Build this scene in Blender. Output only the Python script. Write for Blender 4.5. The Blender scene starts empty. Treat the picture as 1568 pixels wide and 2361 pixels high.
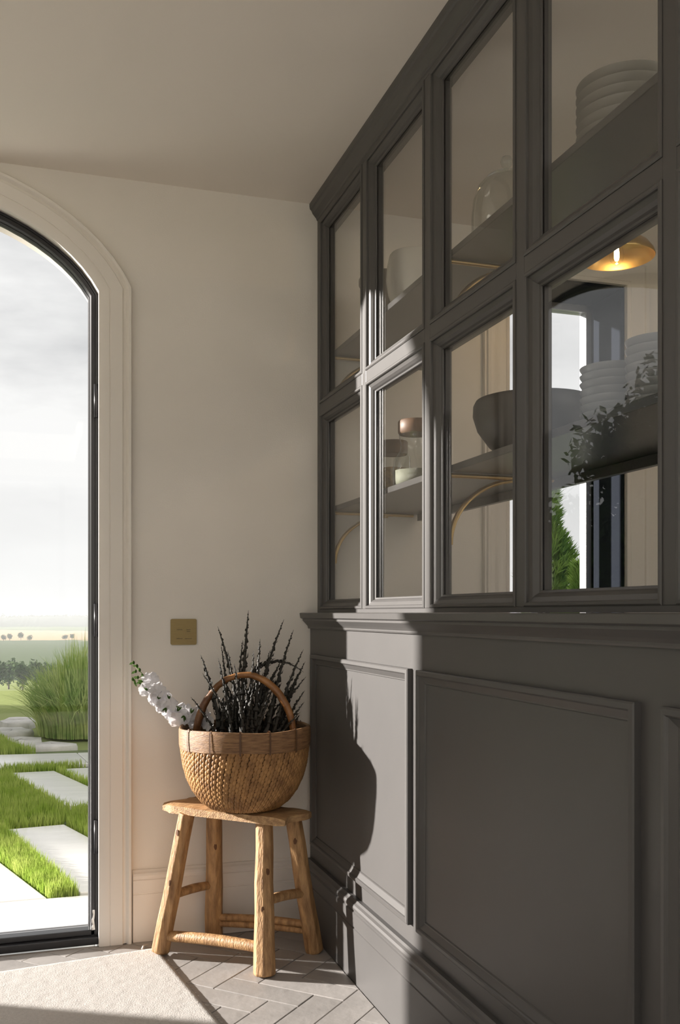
import bpy, math, random
import numpy as np
from mathutils import Vector, Matrix
from mathutils.geometry import tessellate_polygon

random.seed(7); np.random.seed(7)
SC = bpy.context.scene
COL = SC.collection
R = math.radians

# ------------------------------------------------------------------ camera
F_PX, CXP, HYP, HC = 2230.0, 784.0, 1413.0, 1.10
YAW = math.atan(714.0 / F_PX)
cam = bpy.data.cameras.new('camera')
cam.lens = F_PX / 2361.0 * 36.0
cam.sensor_width = 36.0
cam.sensor_fit = 'AUTO'
cam.shift_y = (HYP - 1180.5) / 2361.0
cam.clip_start = 0.02
cam.clip_end = 5000
camo = bpy.data.objects.new('camera', cam)
camo.location = (0, 0, HC)
camo.rotation_euler = (R(90), 0, -YAW)
COL.objects.link(camo)
SC.camera = camo

_s, _c = math.sin(YAW), math.cos(YAW)
def ray(px, py):
    u = (px - CXP) / F_PX
    return (_s + u * _c, _c - u * _s, (HYP - py) / F_PX)
def onY(px, py, Y):
    r = ray(px, py); k = Y / r[1]
    return Vector((r[0] * k, Y, HC + r[2] * k))

# ------------------------------------------------------------------ sky, sun, exposure
SKY_STRENGTH = 1.08
SUN_E = 16.5
SUN_TAN = 0.25
w = bpy.data.worlds.new('sky'); SC.world = w; w.use_nodes = True
nt = w.node_tree; nt.nodes.clear()
def N(nt, t, **kw):
    n = nt.nodes.new(t)
    for k, v in kw.items():
        if k.startswith('i_'): n.inputs[k[2:].replace('_', ' ')].default_value = v
        else: setattr(n, k, v)
    return n
tc = N(nt, 'ShaderNodeTexCoord')
mp = N(nt, 'ShaderNodeMapping'); mp.inputs['Scale'].default_value = (1.0, 1.0, 3.0)
nt.links.new(tc.outputs['Generated'], mp.inputs['Vector'])
n1 = N(nt, 'ShaderNodeTexNoise', i_Scale=3.2, i_Detail=6.0, i_Roughness=0.55)
n1.noise_dimensions = '3D'
nt.links.new(mp.outputs[0], n1.inputs['Vector'])
rmp = N(nt, 'ShaderNodeValToRGB')
rmp.color_ramp.elements[0].position = 0.36; rmp.color_ramp.elements[0].color = (0.62, 0.625, 0.63, 1)
rmp.color_ramp.elements[1].position = 0.60; rmp.color_ramp.elements[1].color = (0.90, 0.90, 0.89, 1)
nt.links.new(n1.outputs['Fac'], rmp.inputs['Fac'])
sep = N(nt, 'ShaderNodeSeparateXYZ'); nt.links.new(tc.outputs['Generated'], sep.inputs[0])
hz = N(nt, 'ShaderNodeMapRange'); hz.inputs['From Min'].default_value = 0.02; hz.inputs['From Max'].default_value = 0.24
nt.links.new(sep.outputs['Z'], hz.inputs['Value'])
mx = N(nt, 'ShaderNodeMixRGB'); mx.inputs['Color1'].default_value = (0.90, 0.90, 0.885, 1)
nt.links.new(hz.outputs[0], mx.inputs['Fac']); nt.links.new(rmp.outputs[0], mx.inputs['Color2'])
bg = N(nt, 'ShaderNodeBackground'); bg.inputs['Strength'].default_value = SKY_STRENGTH
nt.links.new(mx.outputs[0], bg.inputs['Color'])
wo = N(nt, 'ShaderNodeOutputWorld'); nt.links.new(bg.outputs[0], wo.inputs['Surface'])

sun = bpy.data.lights.new('sun', 'SUN'); sun.energy = SUN_E; sun.angle = R(1.5); sun.color = (1.0, 0.94, 0.875)
suno = bpy.data.objects.new('sun', sun)
sdir = Vector((1.0, -0.542, -SUN_TAN * math.hypot(1, 0.542))).normalized()
suno.rotation_euler = sdir.to_track_quat('-Z', 'Y').to_euler()
suno.location = (-20, 15, 12); COL.objects.link(suno)

vs = SC.view_settings
vs.view_transform = 'Standard'; vs.look = 'None'; vs.gamma = 1.0; vs.use_curve_mapping = False
vs.exposure = 0.0
cy = SC.cycles
cy.use_denoising = True
cy.max_bounces = 10; cy.diffuse_bounces = 6; cy.glossy_bounces = 4; cy.transparent_max_bounces = 40
cy.transmission_bounces = 6
cy.sample_clamp_indirect = 6.0
cy.caustics_reflective = False; cy.caustics_refractive = False

# ------------------------------------------------------------------ materials
MATS = {}
def mat(name, col, rough=0.5, metal=0.0, var=0.0, vscale=8.0, stretch=(1, 1, 1), bump=0.0, bscale=60.0,
        col2=None, rnd=0.0, spec=0.5, emit=None, detail=5.0, coat=0.0, sheen=0.0, subsurf=0.0, contrast=(0.3, 0.7)):
    m = bpy.data.materials.new(name); m.use_nodes = True
    nt = m.node_tree; p = nt.nodes['Principled BSDF']; L = nt.links.new
    p.inputs['Roughness'].default_value = rough; p.inputs['Metallic'].default_value = metal
    p.inputs['Specular IOR Level'].default_value = spec
    p.inputs['Coat Weight'].default_value = coat
    c = (*col, 1)
    p.inputs['Base Color'].default_value = c
    tc = N(nt, 'ShaderNodeTexCoord'); mp = N(nt, 'ShaderNodeMapping'); mp.inputs['Scale'].default_value = stretch
    L(tc.outputs['Object'], mp.inputs['Vector'])
    out = None
    if var > 0 or col2:
        n = N(nt, 'ShaderNodeTexNoise', i_Scale=vscale, i_Detail=detail, i_Roughness=0.6); L(mp.outputs[0], n.inputs['Vector'])
        rp = N(nt, 'ShaderNodeValToRGB'); L(n.outputs['Fac'], rp.inputs['Fac'])
        c2 = col2 if col2 else tuple(min(1, x * (1 + var)) for x in col)
        c1 = tuple(x * (1 - var) for x in col) if var else col
        rp.color_ramp.elements[0].position = contrast[0]; rp.color_ramp.elements[0].color = (*c1, 1)
        rp.color_ramp.elements[1].position = contrast[1]; rp.color_ramp.elements[1].color = (*c2, 1)
        out = rp.outputs[0]; L(out, p.inputs['Base Color'])
    if rnd > 0:
        oi = N(nt, 'ShaderNodeObjectInfo')
        mr = N(nt, 'ShaderNodeMapRange'); mr.inputs['To Min'].default_value = 1 - rnd; mr.inputs['To Max'].default_value = 1 + rnd
        L(oi.outputs['Random'], mr.inputs['Value'])
        hs = N(nt, 'ShaderNodeHueSaturation'); L(mr.outputs[0], hs.inputs['Value'])
        if out: L(out, hs.inputs['Color'])
        else: hs.inputs['Color'].default_value = c
        L(hs.outputs[0], p.inputs['Base Color'])
    if bump > 0:
        n = N(nt, 'ShaderNodeTexNoise', i_Scale=bscale, i_Detail=4.0); L(mp.outputs[0], n.inputs['Vector'])
        b = N(nt, 'ShaderNodeBump'); b.inputs['Strength'].default_value = bump; b.inputs['Distance'].default_value = 0.01
        L(n.outputs['Fac'], b.inputs['Height']); L(b.outputs[0], p.inputs['Normal'])
    if emit:
        p.inputs['Emission Color'].default_value = (*emit[0], 1); p.inputs['Emission Strength'].default_value = emit[1]
    MATS[name] = m
    return m

def glass(name, r0=0.04, tint=(1, 1, 1)):
    m = bpy.data.materials.new(name); m.use_nodes = True; nt = m.node_tree; nt.nodes.clear(); L = nt.links.new
    lw = N(nt, 'ShaderNodeLayerWeight'); lw.inputs['Blend'].default_value = 0.5
    pw = N(nt, 'ShaderNodeMath', operation='POWER'); pw.inputs[1].default_value = 5.0; L(lw.outputs['Facing'], pw.inputs[0])
    ml = N(nt, 'ShaderNodeMath', operation='MULTIPLY_ADD'); ml.inputs[1].default_value = 1 - r0; ml.inputs[2].default_value = r0
    L(pw.outputs[0], ml.inputs[0])
    tr = N(nt, 'ShaderNodeBsdfTransparent'); tr.inputs['Color'].default_value = (*tint, 1)
    gl = N(nt, 'ShaderNodeBsdfGlossy'); gl.inputs['Roughness'].default_value = 0.0
    mix = N(nt, 'ShaderNodeMixShader'); L(ml.outputs[0], mix.inputs['Fac']); L(tr.outputs[0], mix.inputs[1]); L(gl.outputs[0], mix.inputs[2])
    o = N(nt, 'ShaderNodeOutputMaterial'); L(mix.outputs[0], o.inputs['Surface'])
    MATS[name] = m
    return m

def leafmat(name, col, col2, rough=0.6, trans=0.35, vscale=3.0):
    m = bpy.data.materials.new(name); m.use_nodes = True; nt = m.node_tree; nt.nodes.clear(); L = nt.links.new
    tc = N(nt, 'ShaderNodeTexCoord'); n = N(nt, 'ShaderNodeTexNoise', i_Scale=vscale, i_Detail=3.0); L(tc.outputs['Object'], n.inputs['Vector'])
    rp = N(nt, 'ShaderNodeValToRGB'); L(n.outputs['Fac'], rp.inputs['Fac'])
    rp.color_ramp.elements[0].position = 0.35; rp.color_ramp.elements[0].color = (*col, 1)
    rp.color_ramp.elements[1].position = 0.65; rp.color_ramp.elements[1].color = (*col2, 1)
    d = N(nt, 'ShaderNodeBsdfDiffuse'); t = N(nt, 'ShaderNodeBsdfTranslucent')
    L(rp.outputs[0], d.inputs['Color']); L(rp.outputs[0], t.inputs['Color'])
    mix = N(nt, 'ShaderNodeMixShader'); mix.inputs['Fac'].default_value = trans
    L(d.outputs[0], mix.inputs[1]); L(t.outputs[0], mix.inputs[2])
    o = N(nt, 'ShaderNodeOutputMaterial'); L(mix.outputs[0], o.inputs['Surface'])
    MATS[name] = m
    return m

mat('wall_paint', (0.86, 0.82, 0.765), 0.75, bump=0.06, bscale=220, var=0.02, vscale=2)
mat('ceiling_paint', (0.90, 0.845, 0.77), 0.8, bump=0.03, bscale=160)
mat('trim_paint', (0.86, 0.82, 0.77), 0.45)
mat('dado_paint', (0.080, 0.0765, 0.0745), 0.42, var=0.04, vscale=5)
mat('pantry_paint', (0.85, 0.82, 0.77), 0.7)
mat('frame_black', (0.022, 0.022, 0.025), 0.32)
mat('reveal_navy', (0.008, 0.011, 0.018), 0.85, spec=0.15)
mat('shelf_paint', (0.060, 0.058, 0.056), 0.28)
mat('brass', (0.62, 0.43, 0.17), 0.28, 1.0)
mat('brass_plate', (0.31, 0.235, 0.115), 0.5, 1.0, var=0.06, vscale=30, stretch=(1, 1, 12))
mat('mark_brown', (0.07, 0.05, 0.03), 0.6)
mat('grout', (0.40, 0.38, 0.36), 0.9)
mat('tile', (0.37, 0.35, 0.335), 0.5, var=0.10, vscale=7, rnd=0.09, bump=0.15, bscale=25)
mat('floor_far', (0.36, 0.33, 0.31), 0.6)
mat('rug_wool', (0.545, 0.52, 0.495), 0.95, var=0.07, vscale=110, bump=0.18, bscale=210, contrast=(0.3, 0.55))
mat('oak', (0.33, 0.165, 0.065), 0.55, var=0.35, vscale=9, stretch=(6, 6, 1.1), bump=0.35, bscale=34, col2=(0.60, 0.36, 0.165), detail=8)
mat('oak_seat', (0.33, 0.175, 0.075), 0.6, var=0.25, vscale=9, stretch=(2.0, 9, 9), bump=0.35, bscale=34, col2=(0.62, 0.39, 0.19), detail=8)
mat('knot', (0.13, 0.055, 0.02), 0.7)
mat('wicker', (0.29, 0.135, 0.045), 0.55, var=0.30, vscale=26, col2=(0.50, 0.27, 0.10))
mat('wicker_core', (0.10, 0.055, 0.025), 0.9)
mat('tie_cane', (0.12, 0.06, 0.028), 0.6)
mat('rim_wood', (0.20, 0.095, 0.04), 0.55, var=0.30, vscale=12, stretch=(2, 2, 14), col2=(0.36, 0.20, 0.09), bump=0.3, bscale=40)
mat('handle_wood', (0.17, 0.062, 0.02), 0.36, var=0.35, vscale=14, col2=(0.40, 0.19, 0.065), bump=0.3, bscale=40)
mat('foliage_dark', (0.030, 0.028, 0.022), 0.6, var=0.3, vscale=20)
mat('stem_green', (0.12, 0.17, 0.05), 0.6)
leafmat('petal', (0.76, 0.75, 0.77), (0.84, 0.83, 0.85), trans=0.25)
leafmat('leaf_small', (0.07, 0.13, 0.035), (0.12, 0.20, 0.06))
mat('ceramic_white', (0.88, 0.85, 0.78), 0.18, coat=0.3)
mat('ceramic_taupe', (0.16, 0.135, 0.115), 0.5, var=0.15, vscale=8)
mat('ceramic_grey', (0.27, 0.26, 0.23), 0.4)
mat('ceramic_pale', (0.36, 0.37, 0.38), 0.3)
mat('black_bowl', (0.012, 0.011, 0.010), 0.45, var=0.3, vscale=14)
mat('walnut', (0.16, 0.085, 0.045), 0.5, var=0.25, vscale=14, stretch=(1, 1, 6))
mat('pasta', (0.50, 0.30, 0.09), 0.6, var=0.4, vscale=60, bump=0.8, bscale=80)
mat('rice', (0.30, 0.30, 0.23), 0.7, var=0.1, vscale=50)
mat('bulb_glow', (1, 0.8, 0.5), 0.3, emit=((1.0, 0.62, 0.22), 60.0))
mat('cord', (0.05, 0.04, 0.03), 0.7)
mat('slab', (0.72, 0.71, 0.69), 0.22, var=0.06, vscale=3, bump=0.05, bscale=14, stretch=(1, 3, 1), rnd=0.04)
mat('boulder', (0.50, 0.48, 0.45), 0.6, var=0.25, vscale=5, bump=0.5, bscale=9)
mat('soil', (0.10, 0.13, 0.045), 0.9, var=0.3, vscale=6)
leafmat('lawn_blade', (0.26, 0.38, 0.055), (0.44, 0.52, 0.14), trans=0.45, vscale=7)
leafmat('tall_blade', (0.24, 0.37, 0.10), (0.58, 0.64, 0.27), trans=0.5, vscale=6)
leafmat('conifer', (0.10, 0.22, 0.05), (0.32, 0.46, 0.12), trans=0.45, vscale=5)
leafmat('maple', (0.022, 0.045, 0.018), (0.05, 0.085, 0.035), trans=0.2)
leafmat('far_tree', (0.05, 0.09, 0.04), (0.09, 0.13, 0.06), trans=0.1, vscale=1)
mat('bark', (0.12, 0.09, 0.07), 0.9)
mat('aluminium', (0.45, 0.45, 0.46), 0.35, 0.8)
mat('render_ext', (0.62, 0.58, 0.52), 0.8)
mat('gasket', (0.6, 0.58, 0.55), 0.8)
glass('pane_glass', 0.045)
glass('door_glass', 0.008)
glass('jar_glass', 0.10, (0.93, 0.95, 0.935))
glass('bulb_glass', 0.04)

# terrain with fields of different crop along the valley
m = bpy.data.materials.new('terrain'); m.use_nodes = True; nt_ = m.node_tree; p_ = nt_.nodes['Principled BSDF']
p_.inputs['Roughness'].default_value = 1.0; p_.inputs['Specular IOR Level'].default_value = 0.0
tc_ = N(nt_, 'ShaderNodeTexCoord'); sp_ = N(nt_, 'ShaderNodeSeparateXYZ'); nt_.links.new(tc_.outputs['Object'], sp_.inputs[0])
nz_ = N(nt_, 'ShaderNodeTexNoise', i_Scale=0.02, i_Detail=3.0); nt_.links.new(tc_.outputs['Object'], nz_.inputs['Vector'])
ad_ = N(nt_, 'ShaderNodeMath', operation='MULTIPLY_ADD'); ad_.inputs[1].default_value = 90.0
nt_.links.new(nz_.outputs['Fac'], ad_.inputs[0]); nt_.links.new(sp_.outputs['Y'], ad_.inputs[2])
mr_ = N(nt_, 'ShaderNodeMapRange'); mr_.inputs['From Max'].default_value = 1400.0; nt_.links.new(ad_.outputs[0], mr_.inputs['Value'])
cr_ = N(nt_, 'ShaderNodeValToRGB'); nt_.links.new(mr_.outputs[0], cr_.inputs['Fac']); cr_.color_ramp.interpolation = 'CONSTANT'
els = cr_.color_ramp.elements
els[0].position = 0; els[0].color = (0.26, 0.30, 0.12, 1)
els[1].position = 0.13; els[1].color = (0.10, 0.13, 0.07, 1)
for pos, cl in ((0.33, (0.45, 0.33, 0.20)), (0.62, (0.14, 0.18, 0.08)), (0.75, (0.05, 0.07, 0.04))):
    e = els.new(pos); e.color = (*cl, 1)
nt_.links.new(cr_.outputs[0], p_.inputs['Base Color']); MATS['terrain'] = m

# ------------------------------------------------------------------ mesh helpers
class MB:
    def __init__(s): s.v = []; s.f = []
    def add(s, vs, fs):
        o = len(s.v); s.v.extend([tuple(p) for p in vs]); s.f.extend([tuple(i + o for i in f) for f in fs]); return s
    def box(s, x0, x1, y0, y1, z0, z1):
        return s.add([(x0, y0, z0), (x1, y0, z0), (x1, y1, z0), (x0, y1, z0), (x0, y0, z1), (x1, y0, z1), (x1, y1, z1), (x0, y1, z1)],
                     [(0, 3, 2, 1), (4, 5, 6, 7), (0, 1, 5, 4), (1, 2, 6, 5), (2, 3, 7, 6), (3, 0, 4, 7)])
    def prism(s, poly, z0, z1):
        n = len(poly)
        return s.add([(x, y, z0) for x, y in poly] + [(x, y, z1) for x, y in poly],
                     [tuple(range(n - 1, -1, -1)), tuple(range(n, 2 * n))] + [(i, (i + 1) % n, n + (i + 1) % n, n + i) for i in range(n)])
    def rows(s, rows, closed=False):
        n = len(rows[0]); vs = [p for r in rows for p in r]; fs = []
        for i in range(len(rows) - 1):
            for j in range(n if closed else n - 1):
                a = i * n + j; b = i * n + (j + 1) % n
                fs.append((a, b, b + n, a + n))
        return s.add(vs, fs)
    def tube(s, pts, rad, n=8, cap=True, phase=0.0, squash=None):
        pts = [Vector(p) for p in pts]; k = len(pts)
        if not hasattr(rad, '__len__'): rad = [rad] * k
        T = [(pts[min(i + 1, k - 1)] - pts[max(i - 1, 0)]).normalized() for i in range(k)]
        ref = Vector((0, 0, 1)) if abs(T[0].z) < 0.9 else Vector((1, 0, 0))
        nx = T[0].cross(ref).normalized(); rows = []
        for i in range(k):
            nx = (nx - T[i] * nx.dot(T[i])).normalized(); ny = T[i].cross(nx)
            row = []
            for j in range(n):
                a = 2 * math.pi * j / n + phase
                q = (rad[i], rad[i]) if squash is None else (rad[i], rad[i] * squash)
                row.append(pts[i] + nx * (math.cos(a) * q[0]) + ny * (math.sin(a) * q[1]))
            rows.append(row)
        o = len(s.v); s.rows(rows, True)
        if cap:
            s.f.append(tuple(o + j for j in range(n - 1, -1, -1))); s.f.append(tuple(o + (k - 1) * n + j for j in range(n)))
        return s
    def lathe(s, prof, n=32, c=(0, 0, 0)):
        rows = [[(c[0] + r * math.cos(2 * math.pi * j / n), c[1] + r * math.sin(2 * math.pi * j / n), c[2] + z) for j in range(n)] for r, z in prof]
        return s.rows(rows, True)
    def build(s, name, m, parent=None, smooth=False, origin=None, bevel=0.0, label=None, kind=None, sub=0):
        if origin is None:
            origin = wloc(parent) if parent else Vector((0, 0, 0))
        origin = Vector(origin)
        me = bpy.data.meshes.new(name)
        me.from_pydata([(x - origin.x, y - origin.y, z - origin.z) for x, y, z in s.v], [], s.f); me.update()
        me.materials.append(MATS[m])
        o = bpy.data.objects.new(name, me); COL.objects.link(o)
        if parent:
            o.parent = parent; o.location = origin - wloc(parent)
        else: o.location = origin
        if smooth:
            me.polygons.foreach_set('use_smooth', [True] * len(me.polygons))
            if smooth != True:
                md = o.modifiers.new('edge', 'EDGE_SPLIT'); md.split_angle = R(smooth)
        if bevel:
            md = o.modifiers.new('bevel', 'BEVEL'); md.width = bevel; md.segments = 2; md.limit_method = 'ANGLE'
        if sub:
            md = o.modifiers.new('sub', 'SUBSURF'); md.levels = sub; md.render_levels = sub
        if label: o['label'] = label
        if kind: o['kind'] = kind
        return o

def wloc(o):
    v = Vector(o.location)
    while o.parent: o = o.parent; v += Vector(o.location)
    return v
def tag(o, label, cat, group=None, kind=None):
    o['label'] = label; o['category'] = cat
    if group: o['group'] = group
    if kind: o['kind'] = kind
    return o
def thing(name, label, cat, loc, group=None):
    o = bpy.data.objects.new(name, None); o.empty_display_size = 0.05; COL.objects.link(o); o.location = loc
    return tag(o, label, cat, group)
def struct(o, label, cat):
    return tag(o, label, cat, kind='structure')
def empty_struct(name, label, cat, loc=(0, 0, 0)):
    o = bpy.data.objects.new(name, None); o.empty_display_size = 0.05; COL.objects.link(o); o.location = loc
    return struct(o, label, cat)
def link_copy(o, parent, loc, rot=None, name=None, scale=None):
    c = o.copy(); COL.objects.link(c); c.parent = parent; c.location = loc
    if rot: c.rotation_euler = rot
    if scale: c.scale = scale
    return c

# ================================================================== SETTING
D = 3.30            # room face of the door wall
CEIL = 2.55
XL, YR, XP = -2.6, -3.2, 3.2
# ---- arch geometry of the door opening (offset d inwards)
AXC, AZC, ARX, ARZ, AHW = -0.50, 2.02, 0.752, 0.452, 0.715
def arch(d, zb=0.0, n=28):
    rx, rz, h = ARX - d, ARZ - d, AHW - d
    a0 = math.acos(h / rx)
    pts = [(AXC + h, zb)]
    for i in range(n + 1):
        a = a0 + (math.pi - 2 * a0) * i / n
        pts.append((AXC + rx * math.cos(a), AZC + rz * math.sin(a)))
    pts.append((AXC - h, zb))
    return pts
def poly_wall(mb, outer, holes, y0, y1):
    loops = [outer] + holes
    tri = tessellate_polygon([[Vector((x, z, 0)) for x, z in l] for l in loops])
    flat = [p for l in loops for p in l]; n = len(flat)
    vs = [(x, y0, z) for x, z in flat] + [(x, y1, z) for x, z in flat]
    fs = [t for t in tri] + [(t[2] + n, t[1] + n, t[0] + n) for t in tri]
    o = 0
    for l in loops:
        k = len(l)
        fs += [(o + i, o + (i + 1) % k, n + o + (i + 1) % k, n + o + i) for i in range(k)]
        o += k
    mb.add(vs, fs)

# floor: bed of grout plus herringbone tiles
fl = MB().box(XL, XP, YR, D, -0.06, -0.004).build('floor', 'grout')
struct(fl, 'pale grey herringbone tiled floor of the entrance room', 'floor')
def clip(poly, f):
    out = []
    for i in range(len(poly)):
        a, b = poly[i], poly[(i + 1) % len(poly)]; fa, fb = f(a), f(b)
        if fa >= 0: out.append(a)
        if (fa >= 0) != (fb >= 0):
            t = fa / (fa - fb); out.append((a[0] + (b[0] - a[0]) * t, a[1] + (b[1] - a[1]) * t))
    return out
TW, TL, GAP = 0.095, 0.285, 0.0018
q = math.sqrt(0.5)
P0 = (0.511, 2.811)
def tw(a, b): return (P0[0] + (a + b) * q, P0[1] + (b - a) * q)
X0F, X1F, Y0F, Y1F = -1.35, 0.915, 1.75, 3.278
tile_mesh = {}
for j in range(-9, 10):
    for i in range(-24, 25):
        oa, ob = (i + 3 * j) * TW, (i - 3 * j) * TW
        for kind in (0, 1):
            if kind == 0: ra = (oa, oa + TL, ob, ob + TW)
            else: ra = (oa, oa + TW, ob + TW, ob + TW + TL)
            poly = [tw(ra[0] + GAP, ra[2] + GAP), tw(ra[0] + GAP, ra[3] - GAP), tw(ra[1] - GAP, ra[3] - GAP), tw(ra[1] - GAP, ra[2] + GAP)]
            cx = sum(p[0] for p in poly) / 4; cy_ = sum(p[1] for p in poly) / 4
            if cx < X0F - .2 or cx > X1F + .2 or cy_ < Y0F - .2 or cy_ > Y1F + .2: continue
            for f in (lambda p: p[0] - X0F, lambda p: X1F - p[0], lambda p: p[1] - Y0F, lambda p: Y1F - p[1]):
                poly = clip(poly, f)
                if not poly: break
            if len(poly) < 3: continue
            ar = abs(sum(poly[k][0] * poly[(k + 1) % len(poly)][1] - poly[(k + 1) % len(poly)][0] * poly[k][1] for k in range(len(poly)))) / 2
            if ar < 0.0006: continue
            cx = sum(p[0] for p in poly) / len(poly); cy_ = sum(p[1] for p in poly) / len(poly)
            poly = poly[::-1] if sum((poly[(k + 1) % len(poly)][0] - poly[k][0]) * (poly[(k + 1) % len(poly)][1] + poly[k][1]) for k in range(len(poly))) > 0 else poly
            dz = random.uniform(-0.0008, 0.0004)
            t = MB().prism(poly, -0.012, dz).build('tile', 'tile', fl, origin=(cx, cy_, 0), bevel=0.0012)
# plain floor beyond the tiles we can tell apart
ff = MB().box(XL, X0F, YR, D, -0.012, 0).box(X0F, 0.93, YR, Y0F, -0.012, 0).box(0.93, XP, YR, D, -0.012, 0).build('floor_field', 'floor_far', fl)

RL = [(-2.2, 0.4, -2.9, -0.9), (1.4, 3.0, -2.9, 0.6)]      # two unseen ceiling openings, added to let in more sky light
ce = MB()
def cbox(x0, x1, y0, y1): ce.box(x0, x1, y0, y1, CEIL, CEIL + .25)
cbox(XL - .3, XP + .3, .6, D + .16); cbox(XL - .3, XP + .3, YR - .3, -2.9); cbox(XL - .3, -2.2, -2.9, .6); cbox(-2.2, .4, -.9, .6); cbox(.4, 1.4, -2.9, .6); cbox(3.0, XP + .3, -2.9, .6)
ce = ce.build('ceiling', 'ceiling_paint')
struct(ce, 'plain warm white plaster ceiling', 'ceiling')

# back wall with the arched door opening and the pantry window opening
WX0, WX1, WZ0, WZ1 = 1.723, 2.238, 0.40, 2.39
b = MB()
ap = arch(0.0, -0.06)
outer = [(XL - .3, -0.06), (XL - .3, CEIL), (XP + .3, CEIL), (XP + .3, -0.06)] + ap
poly_wall(b, outer, [[(WX0, WZ0), (WX1, WZ0), (WX1, WZ1), (WX0, WZ1)]], D, D + 0.16)
wb = b.build('wall_back', 'wall_paint'); struct(wb, 'warm off-white plastered wall around the arched door', 'wall')
# left and rear walls, with unseen wide windows added to let daylight in
def wall_with_window(name, axis, pos, thick, a0, a1, w0, w1, z0, z1, label):
    b = MB()
    def bx(p0, p1, q0, q1):
        if axis == 'x': b.box(min(pos, pos + thick), max(pos, pos + thick), p0, p1, q0, q1)
        else: b.box(p0, p1, min(pos, pos + thick), max(pos, pos + thick), q0, q1)
    bx(a0, w0, 0, CEIL); bx(w1, a1, 0, CEIL); bx(w0, w1, 0, z0); bx(w0, w1, z1, CEIL)
    return struct(b.build(name, 'wall_paint'), label, 'wall')
LW = (-3.0, 0.9, 0.12, 2.45); RW = (-2.4, 3.0, 0.12, 2.45)
wall_with_window('wall_left', 'x', XL, -0.3, YR - .3, D, LW[0], LW[1], LW[2], LW[3], 'off-white wall with a wide window opposite the dark panelling')
wall_with_window('wall_rear', 'y', YR, -0.3, XL - .3, XP + .3, RW[0], RW[1], RW[2], RW[3], 'off-white wall with a wide window facing the arched door')
struct(MB().box(XP, XP + .3, YR, D, 0, CEIL).build('wall_pantry_end', 'pantry_paint'), 'pale wall closing the far end of the pantry', 'wall')
def unseen_window_frame(n, axis, pos, w, label, bars):  # frames of the unseen windows added for daylight
    fr = empty_struct('window_%d' % n, label, 'window', (pos, w[0], w[2]) if axis == 'x' else (w[0], pos, w[2]))
    def bar(p0, p1, q0, q1, nm='window_frame'):
        b = MB()
        if axis == 'x': b.box(pos - .03, pos + .03, p0, p1, q0, q1)
        else: b.box(p0, p1, pos - .03, pos + .03, q0, q1)
        b.build(nm, 'frame_black', fr)
    bar(w[0], w[0] + .05, w[2], w[3]); bar(w[1] - .05, w[1], w[2], w[3]); bar(w[0] + .05, w[1] - .05, w[2], w[2] + .05); bar(w[0] + .05, w[1] - .05, w[3] - .05, w[3])
    for i in range(1, bars):
        c = w[0] + (w[1] - w[0]) * i / bars; bar(c - .025, c + .025, w[2] + .05, w[3] - .05, 'window_bar')
unseen_window_frame(2, 'x', XL - .15, LW, 'wide black framed window in the wall opposite the dark panelling', 3)
unseen_window_frame(3, 'y', YR - .15, RW, 'wide black framed window facing the arched door', 4)

# baseboard of the back wall
def run_profile(prof, y0, y1):     # (X, z) profile run along Y
    rows = [[(x, y0, z) for x, z in prof], [(x, y1, z) for x, z in prof]]
    mb = MB().rows(rows); n = len(prof)
    mb.f.append(tuple(range(n - 1, -1, -1))); mb.f.append(tuple(range(n, 2 * n)))
    return mb
SKP = [(0, 0), (.020, 0), (.020, .158), (.0175, .160), (.0175, .163), (.020, .165), (.020, .205), (.0165, .208), (.0165, .211), (.0185, .214), (.019, .220), (.016, .227), (.010, .232), (.006, .238), (0, .238)]
rows = [[(x, D - a, z) for a, z in SKP] for x in (0.326, 0.93)]
bb = MB().rows(rows); n = len(SKP); bb.f += [tuple(range(n)), tuple(range(2 * n - 1, n - 1, -1))]
struct(bb.build('baseboard_back', 'trim_paint'), 'pale moulded baseboard between the door casing and dark panelling', 'baseboard')
rows = [[(x, D - a, z) for a, z in SKP] for x in (XL, -1.325)]
bb = MB().rows(rows); bb.f += [tuple(range(n)), tuple(range(2 * n - 1, n - 1, -1))]
struct(bb.build('baseboard_back', 'trim_paint'), 'pale moulded baseboard on the far side of the arched door', 'baseboard')

# door casing
def arch_sweep(prof, zb=0.0):
    mb = MB(); paths = [[(x, y, z) for x, z in arch(d, zb)] for d, y in prof]
    mb.rows(paths)
    return mb
CP = [(0.0, D + .02), (0.0, D - .024), (-.006, D - .027), (-.034, D - .027), (-.035, D - .0245), (-.037, D - .0245), (-.038, D - .027), (-.076, D - .027), (-.080, D - .018), (-.088, D - .016), (-.092, D - .025), (-.096, D - .030), (-.104, D - .030), (-.106, D - .027), (-.106, D)]
tr1 = arch_sweep(CP).build('trim_1', 'trim_paint', smooth=35)
struct(tr1, 'moulded pale casing following the arched door', 'door casing')

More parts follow.
